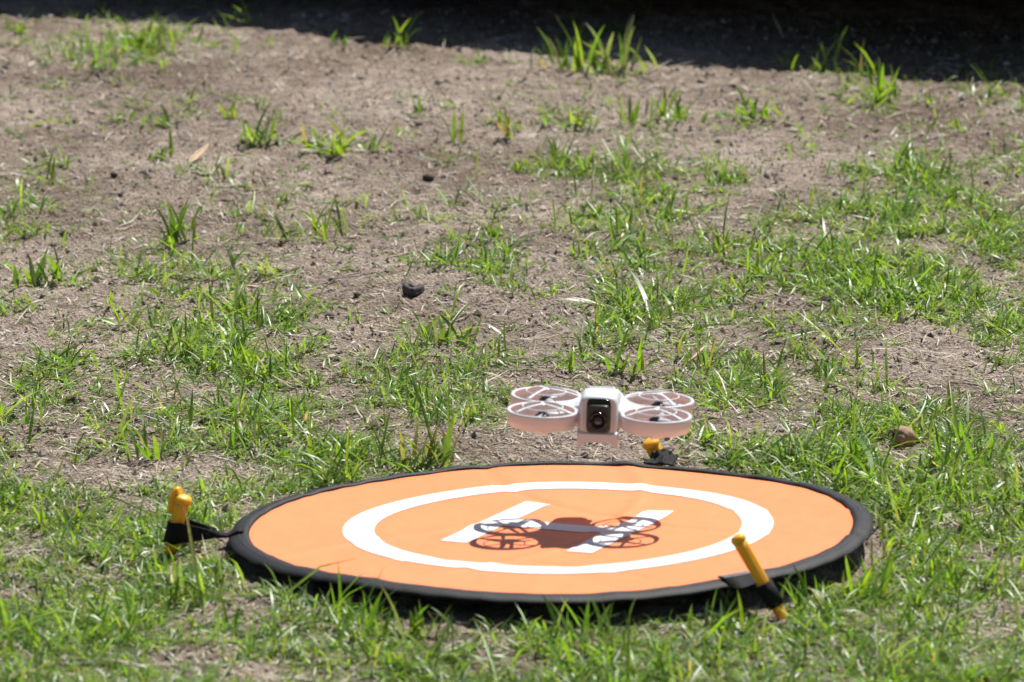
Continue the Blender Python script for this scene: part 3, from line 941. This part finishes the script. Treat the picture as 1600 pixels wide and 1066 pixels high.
# ------------------------------------------------------------------ single grass tufts that stand out
TUFTS = [
 # x, y (foot in the photo), width px, height px, leaves, label
 (25, 52, 60, 26, 7, 'small grass tuft at the shade edge in the far left corner'),
 (180, 70, 70, 36, 9, 'bushy grass tuft at the shade edge with arching leaves, left'),
 (222, 74, 80, 48, 10, 'grass tuft with long leaves arching into the dark shade, upper left'),
 (150, 112, 70, 36, 9, 'grass tuft with pale stems just below the arching tuft, upper left'),
 (78, 135, 60, 20, 7, 'low grass tuft on bare soil near the upper left edge'),
 (318, 70, 55, 26, 6, 'small spreading tuft where the shade begins, upper left'),
 (528, 66, 24, 28, 4, 'single curved sprig standing dark against the shade, left of the middle'),
 (616, 70, 44, 62, 4, 'tall leaning grass sprig reaching into the shade, left of the middle'),
 (735, 90, 80, 26, 7, 'flat spreading tuft on the shade edge, near the middle'),
 (866, 100, 60, 56, 7, 'grass tuft left of the tallest clump on the shade edge'),
 (915, 104, 90, 88, 11, 'tallest grass clump at the shade edge, green leaves'),
 (968, 100, 100, 74, 9, 'pale dry-looking clump right of the tallest clump at the shade edge'),
 (1247, 100, 50, 34, 5, 'small hooked sprig in the shade edge, right of the middle'),
 (1286, 104, 34, 58, 4, 'tall single leaf with a thin companion at the shade edge, right'),
 (1378, 144, 90, 70, 10, 'tuft with a tall bent leaf at the shade edge, upper right'),
 (1446, 154, 40, 26, 5, 'small tuft on the lit soil just below the shade, upper right'),
 (1558, 146, 26, 30, 4, 'small upright sprig at the shade edge in the far right corner'),
 (365, 178, 26, 54, 4, 'thin upright sprig alone on bare soil, upper left'),
 (188, 186, 60, 28, 6, 'low tuft on open soil, left of a wider tuft, upper left'),
 (250, 190, 70, 38, 8, 'tuft with one long leaf to the right, on open soil at upper left'),
 (412, 220, 84, 60, 13, 'dense upright tuft on bare soil, the left one of a close pair'),
 (518, 230, 104, 58, 14, 'dense bright tuft on bare soil, the right one of a close pair'),
 (588, 228, 50, 34, 7, 'small tuft touching the right side of the bright dense tuft'),
 (253, 236, 56, 38, 7, 'two-pronged small tuft above the tan dry leaf, left'),
 (712, 208, 26, 62, 3, 'single slanting leaf alone on bare soil above the middle'),
 (790, 206, 22, 64, 3, 'thin brownish stalk alone on bare soil above the middle'),
 (655, 170, 14, 36, 3, 'tiny dark sprig beside a white pebble on the bare soil'),
 (902, 190, 90, 40, 9, 'low wide tuft below the tallest clump, right of the middle'),
 (976, 186, 26, 66, 4, 'thin tall leaf standing right of a low wide tuft'),
 (1024, 180, 26, 70, 4, 'narrow upright sprig on bare soil, right of the middle'),
 (1072, 182, 66, 44, 7, 'broad short tuft right of the narrow upright sprig'),
 (1190, 172, 64, 52, 9, 'two-horned tuft on bare soil at upper right'),
 (878, 248, 66, 52, 8, 'tuft with a reddish base on bare soil, right of the middle'),
 (1488, 196, 44, 26, 5, 'small tuft alone on the bare soil at upper right'),
 (280, 368, 44, 84, 6, 'tall dark upright tuft on the soil at left'),
 (80, 434, 90, 70, 9, 'tuft leaning left on bare soil near the left edge'),
 (440, 372, 80, 44, 9, 'low wide tuft on the soil left of the middle'),
 (505, 362, 50, 68, 7, 'tall tuft with wide leaves left of the middle'),
 (198, 508, 70, 54, 8, 'bright tuft on soil at the left, below a bare stretch'),
 (106, 570, 90, 50, 10, 'dark-based tuft near the left edge, halfway down'),
 (276, 556, 54, 74, 7, 'upright pale green tuft left of the middle grass patch'),
 (690, 540, 80, 66, 9, 'tall tuft in the middle grass patch behind the drone, left side'),
 (990, 588, 90, 70, 9, 'leafy tuft just behind the drone, above its right guards'),
 (655, 728, 76, 86, 8, 'yellowish broad-leaved plant touching the back rim of the pad, left'),
 (688, 727, 44, 98, 6, 'tall yellow-green plant touching the back rim, right of its twin'),
 (236, 715, 30, 70, 5, 'tall upright blades left of the pad, above the left peg'),
 (1350, 935, 46, 96, 4, 'tall bright leaf standing at the front right edge of the pad'),
 (1246, 948, 30, 90, 4, 'thin upright blades in front of the right rim of the pad'),
 (905, 992, 80, 78, 9, 'tuft in front of the pad whose tips overlap the orange, middle'),
 (660, 996, 70, 70, 9, 'tuft in front of the pad overlapping the black rim, left of the middle'),
 (1112, 990, 60, 76, 8, 'upright tuft in front of the rim, left of the leaning peg'),
 (545, 978, 60, 66, 7, 'curved tuft in front of the pad at its front left'),
]
PALI = {'yellow': 5, 'brown': 6, 'pale': 4, 'bright': 3, 'dark': 2}
for (px, py, wpx, hpx, nl, label) in TUFTS:
    b0 = ground_point(px, py)
    dep = (b0 - CAM) @ FWD
    s = dep / FPX
    H_ = hpx * s * 1.02; W_ = wpx * s * 0.56
    N = int(nl * 1.9 + 0.5)
    root = link_obj('grass_tuft', None, label=label, cat='grass tuft', group='grass tufts that stand out')
    z0 = float(gheight(b0[0], b0[1]))
    root.location = (b0[0], b0[1], z0)
    az = rng.uniform(0, 2 * np.pi, N)
    # some leaves reach the full height, others spread to the full width
    up = np.linspace(1, 0, N) ** 0.8
    lenh = (H_ * (0.35 + 0.7 * up ** 1.6) + W_ * 0.6 * (1 - up)) * np.exp(rng.normal(0, 0.16, N))
    spread = np.arctan2(W_ * 0.9, H_)
    e0 = np.clip(R(86) - spread * (0.35 + 1.0 * (1 - up)) + rng.normal(0, 0.10, N), R(14), R(89))
    curl = rng.uniform(0.1, 0.7, N) + 0.8 * (1 - up) * rng.random(N)
    wd = np.clip(rng.normal(0.0033, 0.0008, N) * (0.8 + 0.4 * min(1.3, H_ / 0.04)), 0.0024, 0.0068)
    base = np.stack([rng.normal(0, 0.003 + W_ * 0.33, N), rng.normal(0, 0.004 + W_ * 0.15, N), np.full(N, -0.0015)], -1) + np.array([b0[0], b0[1], z0])
    # a leaf facing the camera shows its width: aim the flat side with random roll
    Vv = blades(base, az, e0, lenh, wd, curl, rng.normal(0, 0.8, N))
    bad = crosses_pad(Vv)
    pk = None
    for w_, k_ in PALI.items():
        if w_ in label.split(' leaf')[0] and 'dark shade' not in label: pk = k_
    which = rng.choice(len(PALETTE), N, p=PW / PW.sum())
    if pk is not None: which = np.where(rng.random(N) < 0.6, pk, which)
    if 'front' in label: which = np.where(which > 4, 0, which)
    C = blade_colors(N, which)
    for i in range(N):
        if bad[i]: continue
        me = mesh_np('leaf', Vv[i].reshape(-1, 3) - np.array([b0[0], b0[1], z0]), QB)
        set_color(me, C[i].reshape(-1, 3))
        link_obj('leaf', me, root, M_LEAF)

# ------------------------------------------------------------------ small things lying about
def on_ground(px, py):
    p = ground_point(px, py); p[2] = float(gheight(p[0], p[1])); return p

def lump(name, sx, sy, sz, seed, m, sub=3, amp=0.18, dent=None):
    bm = bmesh.new(); bmesh.ops.create_icosphere(bm, subdivisions=sub, radius=1)
    for v in bm.verts:
        c = v.co.copy()
        n_ = float(fbm(np.array(c.x * 2.2 + seed), np.array(c.y * 2.2 + c.z * 1.7 + seed), 60, 3)) - 0.5
        k = 1 + amp * 2 * n_
        if dent:
            for dv, dr, da in dent:
                q = (c - Vector(dv)).length
                if q < dr: k -= da * (1 - (q / dr) ** 2)
        v.co = Vector((c.x * sx * k, c.y * sy * k, c.z * sz * k))
    me = bpy.data.meshes.new(name); bm.to_mesh(me); bm.free()
    for f in me.polygons: f.use_smooth = True
    me.materials.append(m)
    return me

p = on_ground(646, 455)
chip = lathe([(0.0050, 0.0005), (0.0046, 0.0050), (0.0056, 0.0078), (0.0088, 0.0082), (0.0102, 0.0068), (0.0108, 0.0030), (0.0100, -0.0010), (0.0060, -0.0015)], 40, True, 'charred_wood_chip')
for v in chip.vertices:
    a_ = math.atan2(v.co.y, v.co.x)
    n_ = float(fbm(np.array(v.co.x * 260 + 9), np.array(v.co.y * 260 + v.co.z * 150 + 4), 61, 3)) - 0.5
    v.co.x *= 1 + 0.35 * n_; v.co.y *= 1.15 * (1 + 0.35 * n_)
    v.co.z *= 1 + 0.45 * n_ + 0.32 * max(0, math.cos(a_ - 2.7)) - 0.45 * max(0, math.cos(a_ - 1.2)) ** 2
o = link_obj('charred_wood_chip', chip, None, M_CHIP, 'blackened hollow chip of wood on bare soil in the middle distance', 'wood chip')
o.location = (p[0], p[1], p[2] + 0.0008); o.rotation_euler = (R(10), R(-4), R(10))

p = on_ground(1411, 697)
husk = link_obj('nut_husk', None, label='round brown nut husk with a dark hole, lying in grass right', cat='nut husk')
husk.scale = (0.88, 0.88, 0.88); husk.location = (p[0], p[1], p[2] + 0.0075); husk.rotation_euler = (R(6), R(4), R(-14))
link_obj('husk_shell', lump('husk_shell', 0.0125, 0.0120, 0.0118, 7.7, M_HUSK, 4, 0.16, [((-0.80, -0.45, 0.28), 0.52, 0.55), ((0.2, -0.95, -0.3), 0.25, 0.12)]), husk)
link_obj('husk_hole', lump('husk_hole', 0.0042, 0.0036, 0.0046, 1.7, M_HOLE, 2, 0.1), husk).location = (-0.0062, -0.0048, 0.0030)  # solid near-black lump set in the dent, giving the hole its dark inside
link_obj('husk_lip', tube([(-0.0125 + 0.002 * math.cos(a), -0.0050 + 0.0022 * math.sin(a * 1.0), 0.0022 + 0.0052 * math.sin(a)) for a in np.linspace(0.3, 3.4, 9)], [0.0008, 0.0013, 0.0016, 0.0017, 0.0017, 0.0016, 0.0014, 0.0012, 0.0007], 8, 'husk_lip'), husk, M_HUSK)

def dry_leaf(px, py, L_, W_, az, lift, label, m=M_DRYLEAF):
    V = []; F = []; n = 12; k = 6
    for i in range(n + 1):
        t = i / n
        hw = W_ / 2 * math.sin(math.pi * min(1, 0.03 + 0.97 * t)) ** 0.75 * (1 - 0.25 * t)
        for j in range(k + 1):
            u = -1 + 2 * j / k
            V.append((L_ * (t - 0.5), u * hw, 0.35 * hw * u * u + 0.10 * L_ * (t - 0.4) ** 2 * 4 * 0.4))
    for i in range(n):
        for j in range(k):
            a = i * (k + 1) + j; F.append((a, a + k + 1, a + k + 2, a + 1))
    me = bpy.data.meshes.new('dry_leaf'); me.from_pydata(V, [], F)
    for f in me.polygons: f.use_smooth = True
    me.update()
    o = link_obj('dry_leaf', me, None, m, label, 'dry leaf')
    sol = o.modifiers.new('thickness', 'SOLIDIFY'); sol.thickness = 0.0004
    p = on_ground(px, py); o.location = (p[0], p[1], p[2] + lift); o.rotation_euler = (R(24), R(-16), R(az))
    return o
dry_leaf(310, 243, 0.046, 0.0085, 62, 0.006, 'tan dry leaf lying on bare soil at upper left')

def pebble(px, py, r, m, label, name='pebble', cat='pebble', seed=1.0):
    p = on_ground(px, py)
    o = link_obj(name, lump(name, r, r * 0.85, r * 0.65, seed, m, 3, 0.25), None, None, label, cat)
    o.location = (p[0], p[1], p[2] + r * 0.35)
pebble(636, 181, 0.0042, M_STONE, 'small white pebble on bare soil above the middle', seed=2)
pebble(655, 189, 0.0043, M_CLOD, 'small dark clod right of the white pebble', 'soil_clod', 'clod', 3)
pebble(669, 275, 0.0065, M_CLOD, 'dark clod on bare soil above the charred wood chip', 'soil_clod', 'clod', 4)
pebble(1231, 180, 0.0042, M_CLOD, 'dark clod on bare soil right of the two-horned tuft', 'soil_clod', 'clod', 5)
pebble(178, 264, 0.0040, M_CLOD, 'dark clod on bare soil left of the tan dry leaf', 'soil_clod', 'clod', 6)
pebble(1240, 192, 0.0045, M_STONE, 'pale pebble just below the dark clod at upper right', seed=8)
pebble(1341, 653, 0.0070, M_STONE, 'pale flat pebble in the grass left of the nut husk', seed=9)
pebble(558, 461, 0.0037, M_CLOD, 'dark clod on soil left of the charred wood chip', 'soil_clod', 'clod', 10)
pebble(515, 500, 0.0050, M_CLOD, 'dark clod at the edge of the middle grass patch', 'soil_clod', 'clod', 11)

p = on_ground(1085, 580); q = on_ground(1094, 572)
me = tube([(p[0] - 0.012, p[1], p[2] + 0.003), (p[0], p[1] + 0.01, p[2] + 0.010), (p[0] + 0.010, p[1] + 0.03, p[2] + 0.016)], [0.0011, 0.0014, 0.0009], 8, 'dry_stalk')
link_obj('dry_stalk', me, None, plain('pale_stalk', (0.55, 0.42, 0.26), 0.6), 'pale dry stalk in the grass behind the right guards of the drone', 'stalk')
